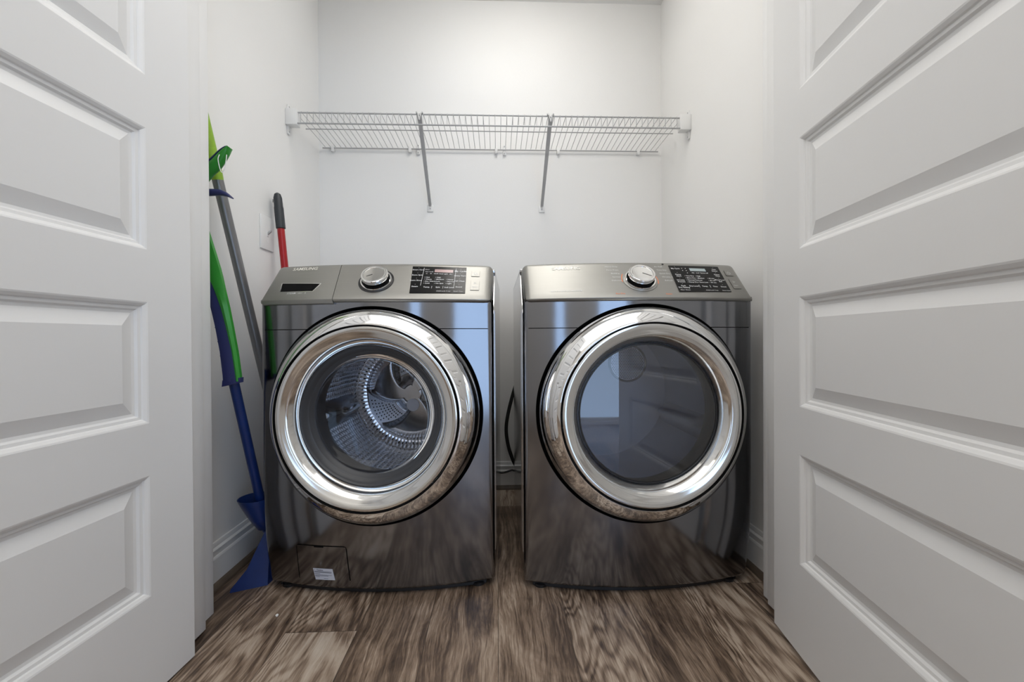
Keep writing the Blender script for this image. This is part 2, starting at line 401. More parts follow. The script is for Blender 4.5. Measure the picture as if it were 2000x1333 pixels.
# ------------------------------------------------------------------ five panel doors
PB, PH, RL, STILE = 0.2224, 0.2535, 0.1095, 0.1075
def panel_door(name, label, hinge, ang, dz, side):
    """hinge: (x,y) of the visible face's edge; side +1: slab lies to -X of the face (left door), -1: right door"""
    Wd, Z0, Z1, T = 0.745, 0.012, 2.035, 0.035
    prof = [(0, 0), (.003, .001), (.008, .0045), (.0095, .0075), (.015, .0085), (.0185, .0125), (.024, .0135), (.050, .0045)]
    us = [0, STILE, Wd - STILE, Wd]
    zs = [Z0]
    for k in range(5): zs += [PB + k * (PH + RL), PB + k * (PH + RL) + PH]
    zs.append(Z1)
    verts, faces = [], []
    def q(a, b, c, d, depth_sign):
        k = len(verts); verts.extend([a, b, c, d]); faces.append((k, k + 1, k + 2, k + 3))
    for face in (0, 1):
        base = 0.0 if face == 0 else -T
        sg = -1 if face == 0 else 1
        for i in range(3):
            for j in range(len(zs) - 1):
                u0, u1, z0, z1 = us[i], us[i + 1], zs[j], zs[j + 1]
                if i == 1 and j % 2 == 1:
                    for (ia, da), (ib, db) in zip(prof, prof[1:]):
                        A = [(u0 + ia, z0 + ia), (u1 - ia, z0 + ia), (u1 - ia, z1 - ia), (u0 + ia, z1 - ia)]
                        B = [(u0 + ib, z0 + ib), (u1 - ib, z0 + ib), (u1 - ib, z1 - ib), (u0 + ib, z1 - ib)]
                        for k in range(4):
                            k2 = (k + 1) % 4
                            q((A[k][0], base + sg * da, A[k][1]), (A[k2][0], base + sg * da, A[k2][1]),
                              (B[k2][0], base + sg * db, B[k2][1]), (B[k][0], base + sg * db, B[k][1]), 0)
                    q(*[(p[0], base + sg * prof[-1][1], p[1]) for p in B], 0)
                else:
                    q((u0, base, z0), (u1, base, z0), (u1, base, z1), (u0, base, z1), 0)
    for a, b in (((0, Z0), (Wd, Z0)), ((Wd, Z0), (Wd, Z1)), ((Wd, Z1), (0, Z1)), ((0, Z1), (0, Z0))):
        q((a[0], 0, a[1]), (b[0], 0, b[1]), (b[0], -T, b[1]), (a[0], -T, a[1]), 0)
    # local frame -> world
    l = Vector((-side_sign(side) * 0, 0, 0))
    d = Vector((sin(ang), -cos(ang), 0)) if side > 0 else Vector((-sin(ang), -cos(ang), 0))
    n = Vector((cos(ang), sin(ang), 0)) if side > 0 else Vector((-cos(ang), sin(ang), 0))
    V = [Vector((0, 0, dz)) + d * u + n * w + Vector((0, 0, z)) for u, w, z in verts]
    bm = bmesh.new()
    bv = [bm.verts.new(v) for v in V]
    for f in faces: bm.faces.new([bv[i] for i in f])
    bmesh.ops.remove_doubles(bm, verts=bm.verts, dist=1e-5)
    bmesh.ops.recalc_face_normals(bm, faces=bm.faces)
    me = bpy.data.meshes.new(name); bm.to_mesh(me); bm.free()
    me.materials.append(M['door'])
    o = bpy.data.objects.new(name, me); COL.objects.link(o); o.location = (hinge[0], hinge[1], 0)
    tag(o, label, 'door', kind=ST)
    # hinge leaves and the latch-side knob at the free end
    for zc in (.25, 1.02, 1.80):
        h = G(); P = n * (-T - .004) + d * (-.004)
        h.tube([P + Vector((0, 0, zc - .045)), P + Vector((0, 0, zc + .045))], .006, 10)
        h.obj('door_hinge', M['brace'], o)
    k = G(); P = d * (Wd - .06) + Vector((0, 0, .92))
    k.tube([P - n * .002, P + n * .006, P + n * .008, P + n * .030, P + n * .034, P + n * .045, P + n * .055, P + n * .060],
           [.030, .030, .011, .011, .024, .028, .024, .008], 20)
    k.obj('door_knob', M['brace'], o)
    return o
def side_sign(s): return s
panel_door('door_1', 'white five-panel left door swung open toward the camera beside the cleaning tools', (-.7204, .9728), -.0754, -.006, 1)
panel_door('door_2', 'white five-panel right door swung open toward the camera beside the dryer', (.708, 1.0027), .1429, .006, -1)

# ------------------------------------------------------------------ lamps
lamp = thing('ceiling_lamp', 'white domed ceiling lamp of the closet above the shelf, out of frame', 'lamp', (.08, 1.352, ZC))
rows = []
for i in range(9):
    a = (pi / 2) * i / 8
    rows.append([(.23 * cos(a) * cos(t), .23 * cos(a) * sin(t), -.02 - .085 * sin(a)) for t in [2 * pi * k / 32 for k in range(32)]])
G().sheet(rows, close=True).obj('lamp_shade', M['lamp'], lamp)
G().tube([(0, 0, 0), (0, 0, -.02)], [.234, .232], 32).obj('base', M['white_plastic'], lamp)
# ------------------------------------------------------------------ laundry machines
HW, BOW = .343, .049
HF = HW - .0045
def bow(x): return BOW * (x / HW) ** 2
Z0P, Z1P = .018, .868
def recess(z): return .030 * max(0, (.32 - z) / .29) ** 2
def front_y(x, z, roll=.013):
    y = bow(x) + recess(z)
    for d, r in ((HW - abs(x), roll), (z - Z0P, .012)):
        if d < r: y += r - sqrt(max(0, r * r - (r - d) ** 2))
    return y
FA = (-.012, .868); FT = (.668, .744); FN = (-.744, .668)
def fas(x, s, off=0.0):
    """point on the sloping control fascia: x across, s up the slope"""
    return (x, FA[0] + FT[0] * s + FN[0] * off + bow(x), FA[1] + FT[1] * s + FN[1] * off)
def frontp(x, z, off=0.0): return (x, front_y(x, z) - off, z)

def plate(fn, tl, tr, br, bl, off, nx=14, ns=3, skirt=.0025):
    """curved four-cornered plate following a surface fn, closed at its edges"""
    rows = []
    for j in range(ns + 1):
        t = j / ns; row = []
        for i in range(nx + 1):
            u = i / nx
            a = (bl[0] + (tl[0] - bl[0]) * t, bl[1] + (tl[1] - bl[1]) * t); b = (br[0] + (tr[0] - br[0]) * t, br[1] + (tr[1] - br[1]) * t)
            row.append((a[0] + (b[0] - a[0]) * u, a[1] + (b[1] - a[1]) * u))
        rows.append(row)
    g = G().sheet([[fn(x, s, off) for x, s in r] for r in rows])
    rim = rows[0] + [r[-1] for r in rows[1:-1]] + rows[-1][::-1] + [r[0] for r in rows[-2:0:-1]]
    g.sheet([[fn(x, s, off) for x, s in rim], [fn(x, s, off - skirt) for x, s in rim]], close=True)
    return g
def strip(fn, pts, w, off, closed=False, n=10):
    """thin line following a surface along a 2D polyline"""
    P = []
    m = len(pts)
    for i in range(m if closed else m - 1):
        a, b = pts[i], pts[(i + 1) % m]
        for k in range(n): P.append((a[0] + (b[0] - a[0]) * k / n, a[1] + (b[1] - a[1]) * k / n))
    if not closed: P.append(pts[-1])
    A, B = [], []
    for i, p in enumerate(P):
        q0 = P[i - 1] if (i > 0 or closed) else p; q1 = P[(i + 1) % len(P)] if (i < len(P) - 1 or closed) else p
        dx, dy = q1[0] - q0[0], q1[1] - q0[1]; L = sqrt(dx * dx + dy * dy) or 1
        nx, ny = -dy / L * w / 2, dx / L * w / 2
        A.append(fn(p[0] + nx, p[1] + ny, off)); B.append(fn(p[0] - nx, p[1] - ny, off))
    return G().sheet([A, B], close=closed)
def letters(fn, items, off):
    """items: (text, x, s, size, align, bold) printed on surface fn"""
    g = G()
    for body, x, s, size, al, bold in items:
        v, f = text_geo(body, size, al, bold)
        g.add([fn(x + a, s + b, off) for a, b in v], f)
    return g
def rrect(x0, x1, z0, z1, r, n=5):
    out = []
    for cx, cz, a0 in ((x1 - r, z1 - r, 0), (x0 + r, z1 - r, 90), (x0 + r, z0 + r, 180), (x1 - r, z0 + r, 270)):
        for k in range(n + 1):
            a = radians(a0 + 90 * k / n); out.append((cx + r * cos(a), cz + r * sin(a)))
    return out

PROFILE = [(.040, .8575), (.004, .8570), (-.004, .8575), (-.0092, .8595), (-.0125, .8630), (-.0130, .8660), (-.012, .868)] + \
          [(FA[0] + FT[0] * s, FA[1] + FT[1] * s) for s in (.02, .045, .07, .095, .12, .138)] + \
          [(.0845, .9755), (.0895, .9795), (.0965, .9825), (.105, .9835), (.16, .984)]
def fascia_loft(xl, xr, round_l, round_r, drop=0.0, R=.017):
    """xl/xr: functions of z giving the two ends; rounded where an outer end of the machine"""
    us = sorted(set([i / 40 for i in range(41)] + ([.0015, .005, .01, .018] if round_l else []) + ([.9985, .995, .99, .982] if round_r else [])))
    n = len(PROFILE); N = []
    for i in range(n):
        a = PROFILE[max(i - 1, 0)]; b = PROFILE[min(i + 1, n - 1)]
        dy, dz = b[0] - a[0], b[1] - a[1]; L = sqrt(dy * dy + dz * dz)
        N.append((-dz / L, dy / L))      # outward (front / up / down)
    rows = []
    for u in us:
        row = []
        for (y, z), (ny, nz) in zip(PROFILE, N):
            if z < .86: z -= drop
            x = xl(z) + (xr(z) - xl(z)) * u
            e = 0
            d = (x + HF) if round_l else 9
            d2 = (HF - x) if round_r else 9
            d = max(0, min(d, d2))
            if d < R: e = R - sqrt(max(0, R * R - (R - d) ** 2))
            row.append((x, y - ny * e * .9 + bow(x), z - nz * e * .9))
        rows.append(row)
    g = G().sheet(rows)
    g.f += [tuple(range(n)), tuple(range((len(us) - 1) * n, len(us) * n))]
    return g

def front_panel(cx, cz, R):
    th = [2 * pi * k / 176 for k in range(176)]
    for X in (-HW, HW):
        for Z in (Z0P, Z1P): th.append(atan2(Z - cz, X - cx) % (2 * pi))
    th = sorted(set(round(t, 6) for t in th))
    rings = []
    outer = []
    for t in th:
        c, s = cos(t), sin(t); k = []
        if c > 1e-9: k.append((HW - cx) / c)
        if c < -1e-9: k.append((-HW - cx) / c)
        if s > 1e-9: k.append((Z1P - cz) / s)
        if s < -1e-9: k.append((Z0P - cz) / s)
        k = min(k); outer.append((cx + c * k, cz + s * k))
    def inset(i): return [(max(-HW + i, min(HW - i, x)), max(Z0P + i, min(Z1P - .001, z))) for x, z in outer]
    circ = [(cx + R * cos(t), cz + R * sin(t)) for t in th]
    ins = inset(.013)
    for t in [0, .08, .2, .35, .5, .65, .8, .92, 1]:
        rings.append([(a[0] + (b[0] - a[0]) * t, a[1] + (b[1] - a[1]) * t) for a, b in zip(circ, ins)])
    for i in (.010, .007, .0045, .0025, .001, 0): rings.append(inset(i))
    return G().sheet([[frontp(x, z) for x, z in r] for r in rings], close=True)

def lathe_door(prof, cx, cz, n=128, wgt=None, dxf=None):
    """ring around the machine's y axis; prof = (radius, y offset); wgt(r) = how much of the bow it follows"""
    rows = []
    for r, y in prof:
        row = []
        for k in range(n):
            a = 2 * pi * k / n
            x = cx + (dxf(r) if dxf else 0) + r * cos(a); z = cz + r * sin(a)
            row.append((x, y + (wgt(r) if wgt else 0) * bow(x), z))
        rows.append(row)
    return G().sheet(rows, close=True)
def disc(cx, cz, r, y, n=64, dome=0.0):
    rows = []
    for i in range(1, 13):
        q = i / 12
        rows.append([(cx + r * q * cos(2 * pi * k / n), y - dome * (1 - q * q), cz + r * q * sin(2 * pi * k / n)) for k in range(n)])
    g = G().sheet(rows, close=True); g.f.append(tuple(range(n)))
    return g

def machine(name, label, loc, rz, washer):
    t = thing(name, label, 'washing machine' if washer else 'tumble dryer', loc, rz)
    sg = 1 if washer else -1                 # handle side of the door: washer right, dryer left
    cx, cz = (.0, .534) if washer else (.004, .537)
    # cabinet: hollow, five sheets with rounded front uprights and embossed ribs
    g = G()
    side = [(.720, .028), (.125, .028), (.100, .050), (.080, .120), (.068, .220), (.066, .800), (.085, .842), (.125, .874), (.192, .956), (.212, .970), (.720, .972)]
    for sx in (-1, 1):
        g.sheet([[(sx * HW, y, z) for y, z in side], [(sx * (HW - .004), y, z) for y, z in side]], close=True)
        k = len(g.v) - 2 * len(side); g.f += [tuple(k + i for i in range(len(side))), tuple(k + len(side) + i for i in range(len(side)))]
    g.box(-HW, HW, .715, .72, .028, .975)
    g.box(-HW, HW, .20, .72, .970, .982, bev=.003)
    g.box(-HW + .004, HW - .004, .13, .715, .028, .034)
    body = g.obj('cabinet', M['cab'], t)
    for sx in (1, -1):
        a, b = sorted((sx * (HW + .0015), sx * (HW - .001)))
        for y in (.10, .13, .16): G().box(a, b, y, y + .012, .10, .84, bev=.0007).obj('side_rib', M['cab'], body)
    for sx in (-.29, .29):
        for y in (.10, .66):
            G().tube([(sx, y, 0), (sx, y, .008), (sx, y, .012), (sx, y, .030)], [.022, .022, .012, .012], 16).obj('foot', M['black'], t)
    sk = [-.315 + .63 * k / 24 for k in range(25)]
    G().sheet([[(x, bow(x) + .052, .026) for x in sk], [(x, bow(x) + .050, .003) for x in sk], [(x, bow(x) + .060, .003) for x in sk], [(x, bow(x) + .062, .026) for x in sk]], close=True).obj('underside_shadow', M['black'], t)  # black strip standing in for the shadow under the machine front
    # front panel with round opening
    RO = .3125
    fp = front_panel(cx, cz, RO).obj('front_panel', M['plat'], t, smooth=40)
    zs = .7817
    xh = sqrt(RO ** 2 - (zs - cz) ** 2)
    s = strip(frontp, [(-HW + .001, zs), (cx - xh, zs)], .0022, .0006)
    s2 = strip(frontp, [(cx + xh, zs), (HW - .001, zs)], .0022, .0006)
    s.obj('panel_seam', M['gap'], fp, smooth=0); s2.obj('panel_seam', M['gap'], fp, smooth=0)
    # dark surround behind the door
    lathe_door([(RO, .0), (RO - .001, .012), (RO - .004, .03), (.26, .034)], cx, cz, wgt=lambda r: 1.0).obj('door_surround', M['gap'], fp)
    # ---- control fascia
    if washer:
        sp = lambda z: -.1066 + (-.1222 + .1066) * (z - .873) / .111
        fa = fascia_loft(lambda z: sp(z) + .0008, lambda z: HF, False, True).obj('control_fascia', M['fascia'], t, smooth=35)
        dr = fascia_loft(lambda z: -HF, lambda z: sp(z) - .0008, True, False, drop=.005).obj('detergent_drawer', M['fascia'], t, smooth=35)
        plate(fas, (-.2915, .0722), (-.1590, .0655), (-.1745, .0308), (-.2825, .0320), .0007).obj('handle_frame', M['satin'], dr)
        plate(fas, (-.2880, .0702), (-.1635, .0637), (-.1765, .0330), (-.2795, .0340), .0012).obj('handle_recess', M['gap'], dr)
        letters(fas, [('SAMSUNG', -.2790, .1365, .0185, 'LEFT', .015)], .0007).obj('logo_lettering', M['goldprint'], dr, smooth=0)
        letters(fas, [('STEAM', -.2545, .0245, .0095, 'LEFT', .01), ('VRT', -.219, .0240, .0080, 'LEFT', 0), ('+', -.199, .0240, .0110, 'LEFT', .01)], .0007).obj('feature_lettering', M['print'], dr, smooth=0)
    else:
        fa = fascia_loft(lambda z: -HF, lambda z: HF, True, True).obj('control_fascia', M['fascia'], t, smooth=35)
        letters(fas, [('SAMSUNG', -.2520, .1285, .0185, 'LEFT', .02)], .0007).obj('logo_lettering', M['goldprint'], fa, smooth=0)
        letters(fas, [('MULTI STEAM TECHNOLOGY', -.2640, .0255, .0066, 'LEFT', 0), ('+', -.181, .0262, .0110, 'LEFT', .01)], .0007).obj('feature_lettering', M['print'], fa, smooth=0)
        L = ['Heavy Duty', 'Perm Press', 'Bedding', 'Sanitize', 'Delicates']; Rr = ['Air Fluff', 'Time Dry', 'Quick Dry', 'Wrinkle Away', 'Refresh']
        letters(fas, [(a, .0560 + .004 * i, .133 - .0160 * i, .0078, 'LEFT', 0) for i, a in enumerate(Rr)], .0007).obj('cycle_lettering', M['print'], fa, smooth=0)
        letters(fas, [(a, -.0560, .133 - .0160 * i, .0078, 'RIGHT', 0) for i, a in enumerate(L)], .0007).obj('cycle_lettering', M['print'], fa, smooth=0)
        letters(fas, [('Eco Dry', -.084, .0122, .0078, 'LEFT', .01)], .0007).obj('option_lettering', M['orangeprint'], fa, smooth=0)
        letters(fas, [('Steam', .058, .0105, .0075, 'LEFT', .01)], .0007).obj('option_lettering', M['orangeprint'], fa, smooth=0)
        ring = []
        for rr in (.0022, .0):
            ring.append([fas(-.0895 + rr * cos(2 * pi * k / 16), .0124 + rr * sin(2 * pi * k / 16), .0006) for k in range(16)])
        for a0 in (150, -20):
            arc = [(-.0018 + .0530 * cos(radians(a0 + 5 * k)), .0718 + .0530 * sin(radians(a0 + 5 * k))) for k in range(9)]
            strip(fas, arc, .0022, .0006, n=2).obj('dial_arc', M['orangeprint'], fa, smooth=0)
        g = G().sheet([[fas(.0869 + .0032 * cos(2 * pi * k / 16), .145 + .0032 * sin(2 * pi * k / 16), o_) for k in range(16)] for o_ in (0, .001)], close=True)
        g.f.append(tuple(range(16, 32))); g.obj('sensor_dot', M['black'], fa)
    # display
    if washer: tl, tr, br, bl = (.0985, .1400), (.2590, .1395), (.2625, .0215), (.1070, .0195)
    else: tl, tr, br, bl = (.1025, .1385), (.2715, .1400), (.2690, .0235), (.1005, .0190)
    dp = plate(fas, tl, tr, br, bl, .0016).obj('display_panel', M['glossblack'], t)
    x0 = .5 * (tl[0] + bl[0]); w = .5 * (tr[0] + br[0]) - x0
    def X(u): return x0 + w * u
    sc = ((X(.40), .1270), (X(.745), .1255)) if washer else ((X(.385), .1270), (X(.70), .1270))
    hgt = .0135
    plate(fas, (sc[0][0], sc[0][1]), (sc[1][0], sc[1][1]), (sc[1][0], sc[1][1] - hgt), (sc[0][0], sc[0][1] - hgt), .0019, nx=6, ns=1, skirt=.0008).obj('screen', M['redscreen'] if washer else M['greyscreen'], dp)
    T = .0074
    it = []
    if washer:
        for a, q in zip(('Smart Care', 'Extra Spin', 'Extra Rinse', 'Steam'), (.1235, .0990, .0745, .0475)):
            it.append((a, X(.095), q, T, 'CENTER', .012)); it.append(('•', X(.095), q + .0095, .006, 'CENTER', 0))
        for a, q in zip(('My Cycle', 'Delay Start', 'Self Clean', 'Sound'), (.1200, .0985, .0740, .0475)):
            it.append((a, X(.885), q, T * (1.25 if a == 'My Cycle' else 1), 'CENTER', .014)); it.append(('•', X(.885), q + .0095, .006, 'CENTER', 0))
        for i, (a, q) in enumerate(zip(('Hot', 'Warm', 'Eco Warm', 'Cold'), (.0890, .0800, .0710, .0620))):
            it.append(('• ' + a, X(.235), q, T * .92, 'LEFT', .012))
        for a, q in zip(('High', 'Medium', 'Low', 'No Spin'), (.0890, .0800, .0710, .0620)):
            it.append(('• ' + a, X(.43), q, T * .92, 'LEFT', .012))
        for a, q in zip(('Heavy', 'Normal', 'Light'), (.0800, .0710, .0620)):
            it.append(('• ' + a, X(.635), q, T * .92, 'LEFT', .012))
        it += [('Temp.', X(.31), .0450, T, 'CENTER', .014), ('Spin', X(.51), .0450, T, 'CENTER', .014), ('Soil Level', X(.715), .0445, T, 'CENTER', .014)]
        it += [('wash', X(.435), .1065, T * .9, 'CENTER', .01), ('rinse', X(.53), .1062, T * .9, 'CENTER', .01), ('spin', X(.62), .1058, T * .9, 'CENTER', .01), ('dry', X(.71), .1055, T * .9, 'CENTER', .01)]
        it += [('Door', X(.26), .1250, T * .8, 'CENTER', 0), ('Hot', X(.26), .1150, T * .8, 'CENTER', 0), ('Cold', X(.34), .1150, T * .8, 'CENTER', 0), ('1h', X(.26), .1065, T * .8, 'CENTER', 0), ('2h', X(.34), .1065, T * .8, 'CENTER', 0)]
        it += [('Child Lock 3 sec', X(.62), .0285, T * .8, 'CENTER', 0), ('Smart Care', X(.885), .0285, T * .8, 'CENTER', 0)]
        lines = [((X(.195), .133), (X(.195), .052)), ((X(.795), .133), (X(.795), .045)), ((X(.40), .050), (X(.40), .040)), ((X(.60), .050), (X(.60), .040))]
    else:
        for a, q in zip(('My Cycle', 'Damp|Alert', 'Wrinkle|Prevent', 'Rack|Dry Setting'), (.1240, .0960, .0700, .0450)):
            P = a.split('|')
            for k, b_ in enumerate(P): it.append((b_, X(.115), q - k * .0075, T, 'CENTER', .012))
            it.append(('•', X(.115), q + .009, .006, 'CENTER', 0))
        for a, q in zip(('Vent|Sensor', 'Adjust|Time', 'Mixed Load|Bell', 'Sound'), (.1245, .1000, .0750, .0440)):
            P = a.split('|')
            for k, b_ in enumerate(P): it.append((b_, X(.885), q - k * .0075, T, 'CENTER', .012))
            it.append(('•', X(.885), q + .009, .006, 'CENTER', 0))
        for a, q in zip(('Very Dry', 'More Dry', 'Normal Dry', 'Damp Dry'), (.0900, .0805, .0710, .0620)):
            it.append(('• ' + a, X(.225), q, T * .92, 'LEFT', .012))
        for a, q in zip(('High', 'Medium', 'Low', 'Extra Low'), (.0900, .0805, .0710, .0620)):
            it.append(('• ' + a, X(.43), q, T * .92, 'LEFT', .012))
        for a, q in zip(('60 min', '40 min', '30 min'), (.0805, .0710, .0620)):
            it.append(('• ' + a, X(.65), q, T * .92, 'LEFT', .012))
        it += [('Dry Level', X(.31), .0440, T, 'CENTER', .014), ('Temp.', X(.52), .0440, T, 'CENTER', .014), ('Time', X(.72), .0440, T, 'CENTER', .014)]
        it += [('dry', X(.42), .1055, T * .9, 'CENTER', .01), ('cool', X(.51), .1055, T * .9, 'CENTER', .01), ('Sensor', X(.62), .1055, T * .9, 'CENTER', .012), ('off', X(.70), .1055, T * .9, 'CENTER', .01)]
        it += [('•', X(.24), .125, .012, 'CENTER', 0), ('•', X(.31), .125, .012, 'CENTER', 0), ('•', X(.24), .115, .012, 'CENTER', 0), ('•', X(.31), .115, .012, 'CENTER', 0), ('•', X(.31), .104, .012, 'CENTER', 0)]
        it += [('Filter Check', X(.12), .0270, T * .8, 'CENTER', 0), ('Child Lock 3 sec', X(.62), .0270, T * .8, 'CENTER', 0), ('Smart Care', X(.90), .0270, T * .8, 'CENTER', 0)]
        lines = [((X(.41), .050), (X(.415), .039)), ((X(.62), .050), (X(.625), .039))]
    g = letters(fas, it, .0019)
    for a, b in lines:
        q = strip(fas, [a, b], .0009, .0019, n=2); g.add(q.v, q.f)
    g.obj('display_lettering', M['print'], dp, smooth=0)
    # two buttons at the right end
    bx = [((.2755, .3000), (.0990, .1245)), ((.2760, .3010), (.0360, .0800))] if washer else [((.286, .312), (.0980, .1230)), ((.286, .312), (.0380, .0820))]
    for (xa, xb), (qa, qb) in bx:
        bt = plate(fas, (xa, qb), (xb, qb), (xb, qa), (xa, qa), .0014, nx=4, ns=2).obj('button', M['fascia'], t)
        strip(fas, [(xa, qa), (xb, qa), (xb, qb), (xa, qb)], .0012, .0008, closed=True, n=4).obj('button_gap', M['black'], bt, smooth=0)
        if qb > .1:
            # power mark
            q = strip(fas, [((xa + xb) / 2 + .0055 * sin(a), (qa + qb) / 2 + .0055 * cos(a)) for a in [radians(40 + 20 * k) for k in range(15)]], .0012, .0018, n=1)
            q2 = strip(fas, [((xa + xb) / 2, (qa + qb) / 2), ((xa + xb) / 2, (qa + qb) / 2 + .007)], .0012, .0018, n=1); q.add(q2.v, q2.f)
            q.obj('power_mark', M['print'], bt, smooth=0)
        else:
            q = letters(fas, [('▷', (xa + xb) / 2, (qa + qb) / 2 + .008, .010, 'CENTER', 0), ('Start', (xa + xb) / 2, (qa + qb) / 2 - .008, .0075, 'CENTER', 0)], .0018)
            q.obj('start_mark', M['print'], bt, smooth=0)
    # dial: rings turned about the fascia normal
    kx, ks = (.003, .0738) if washer else (-.0018, .0718)
    P0 = Vector(fas(kx, ks)); en = Vector((0, FN[0], FN[1])); et = Vector((0, FT[0], FT[1])); ex = Vector((1, 0, 0))
    def turn(prof, n=48, cap=False):
        g = G().sheet([[P0 + (ex * cos(2 * pi * k / n) + et * sin(2 * pi * k / n)) * r + en * h for k in range(n)] for r, h in prof], close=True)
        if cap: g.f.append(tuple((len(prof) - 1) * n + k for k in range(n)))
        return g
    dl = turn([(.0450, -.001), (.0450, .004), (.0440, .0062), (.0405, .0062), (.0392, .004)]).obj('dial', M['chrome'], t)
    turn([(.0515, -.004), (.0510, .0012), (.0495, .0016), (.0450, .0010)]).obj('dial_surround', M['black'] if washer else M['fascia'], dl)
    turn([(.0392, .004), (.0375, .012), (.0372, .017)]).obj('dial_groove', M['gap'], dl)
    turn([(.0372, .015), (.0382, .019), (.0380, .0245), (.0365, .0268), (.0335, .0275), (.0300, .0268), (.0295, .0255)]).obj('dial_rim', M['chrome'], dl)
    turn([(.0297, .0256), (.02, .0259), (.001, .0262)], cap=True).obj('dial_face', M['chrome'] if not washer else M['satin'], dl)
    def dialp(x, s, off): return P0 + ex * x + et * s + en * off
    strip(dialp, [(0, 0), (.024, -.013)] if not washer else [(-.004, -.002), (-.020, -.010)], .0016, .0268, n=2).obj('dial_pointer', M['black'], dl, smooth=0)
    # ---- door
    ho = -sg * .006
    dxf = lambda r: ho * min(1, max(0, (.305 - r) / .05))
    wg = lambda r: max(0, min(1, (r - .2) / .105))
    RC = .3045
    prof = [(.296, .030), (RC, .012), (RC + .0005, .002), (RC - .001, -.008), (.299, -.018), (.291, -.0275), (.281, -.0355), (.270, -.0415), (.262, -.0445), (.2575, -.0455), (.2555, -.0440), (.2550, -.0395)]
    door = lathe_door(prof, cx, cz, wgt=wg, dxf=dxf).obj('door', M['chrome'], t, smooth=50)
    prof = [(.2550, -.0370), (.2535, -.0425), (.2500, -.0435), (.2440, -.0420), (.2360, -.0385), (.2290, -.0330), (.2265, -.0322), (.2200, -.0260), (.2130, -.0165), (.2070, -.0055), (.2030, .0050), (.2005, .0130)]
    lathe_door(prof, cx, cz, wgt=wg, dxf=dxf).obj('inner_ring', M['satin'], door, smooth=50)
    lathe_door([(.2590, -.0450), (.2572, -.0464), (.2555, -.0460), (.2548, -.0430), (.2548, -.040)], cx, cz, wgt=wg, dxf=dxf).obj('ring_gap', M['gap'], door)
    # grip crescent on the opening side
    rows = []
    for j, (r, y) in enumerate(((.2580, -.0462), (.2640, -.0475), (.2720, -.0440), (.2780, -.0395))):
        row = []
        for k in range(41):
            a = radians(-36 + 72 * k / 40) + (0 if sg > 0 else pi)
            e = max(0, cos(pi / 2 * (k - 20) / 20)) ** .6
            rr = .2580 + (r - .2580) * e
            x = cx + dxf(rr) + rr * cos(a); z = cz + rr * sin(a)
            row.append((x, -.0455 + (y + .0455) * e - .0012 * e + wg(rr) * bow(x), z))
        rows.append(row)
    G().sheet(rows).obj('door_grip', M['chrome'], door, smooth=50)
    gx = cx + ho
    if washer:
        lathe_door([(.2015, .006), (.1990, .007), (.1960, .012), (.1900, .022), (.1860, .024), (.1840, .026), (.1790, .034), (.1760, .036), (.1740, .040)], gx, cz).obj('glass_frame', M['rubber'], door, smooth=50)
        lathe_door([(.1750, .037), (.1690, .046), (.1580, .056), (.1400, .067), (.1150, .077), (.0850, .085), (.0500, .090), (.0200, .092), (.0004, .0922)], gx, cz, n=96).obj('glass_bowl', M['glass_bowl'], door, smooth=60)
        lathe_door([(.235, .050), (.222, .052), (.214, .066), (.204, .070), (.200, .090), (.206, .100), (.200, .112), (.196, .140), (.215, .150), (.243, .150)], cx, cz).obj('gasket', M['rubber'], t, smooth=50)
        dm = lathe_door([(.205, .150), (.236, .165), (.240, .20), (.240, .30), (.240, .40), (.236, .455), (.222, .478), (.190, .492)], cx, cz, n=96).obj('drum', M['drum'], t, smooth=50)
        # back plate with three raised spokes
        n = 144; rows = []
        for i in range(0, 21):
            r = .195 * (i / 20) + .0005; row = []
            for k in range(n):
                a = 2 * pi * k / n
                sw = a + .9 * (r / .19)
                m = cos(1.5 * (sw - radians(70)))  # three lobes
                m = abs(m)
                e = max(0, min(1, (m - .52) / .22)); e = e * e * (3 - 2 * e)
                hub = max(0, min(1, (.075 - r) / .03))
                h = .040 * max(e, hub) * max(0, min(1, (.195 - r) / .035))
                row.append((cx + r * cos(a), .492 - h, cz + r * sin(a)))
            rows.append(row)
        G().sheet(rows, close=True).obj('drum_back', M['spoke'], dm, smooth=60)
        # perforated recesses between the spokes
        for j in range(3):
            pf = G(); pl = G()
            c0 = radians(70 + 60 + 120 * j)
            R0, R1 = [], []
            for i in range(9):
                r = .085 + .100 * i / 8
                mid = c0 - .9 * (r / .19); hwid = .36
                R0.append([(cx + r * cos(mid - hwid + 2 * hwid * k / 12), .4905, cz + r * sin(mid - hwid + 2 * hwid * k / 12)) for k in range(13)])
                if 0 < i < 8:
                    for k in range(1, 8):
                        a = mid - hwid + 2 * hwid * (k + .5 * (i % 2)) / 8.5
                        px, pz = cx + r * cos(a), cz + r * sin(a)
                        pf.add([(px + .0028 * cos(pi * q / 4), .4895, pz + .0028 * sin(pi * q / 4)) for q in range(8)], [tuple(range(8))])
            pl.sheet(R0)
            pl.obj('perforated_plate', M['plate'], dm); pf.obj('perforation', M['gap'], dm, smooth=0)
        disc(cx + .006, cz - .042, .0250, .4490, 32, .004).obj('pale_disc', M['cap'], dm)  # small pale disc set just below the drum centre
        for j in range(3):
            a = radians(-50 + 120 * j)
            rows = []
            for y, hh in ((.19, 0), (.21, .035), (.30, .055), (.40, .055), (.455, .030), (.470, 0)):
                row = []
                for q in range(11):
                    e = (q - 5) / 5; rad = .2395 - hh * (1 - abs(e) ** 1.6)
                    aa = a + e * .20
                    row.append((cx + rad * cos(aa), y, cz + rad * sin(aa)))
                rows.append(row)
            G().sheet(rows).obj('lifter', M['spoke'], dm, smooth=60)
    else:
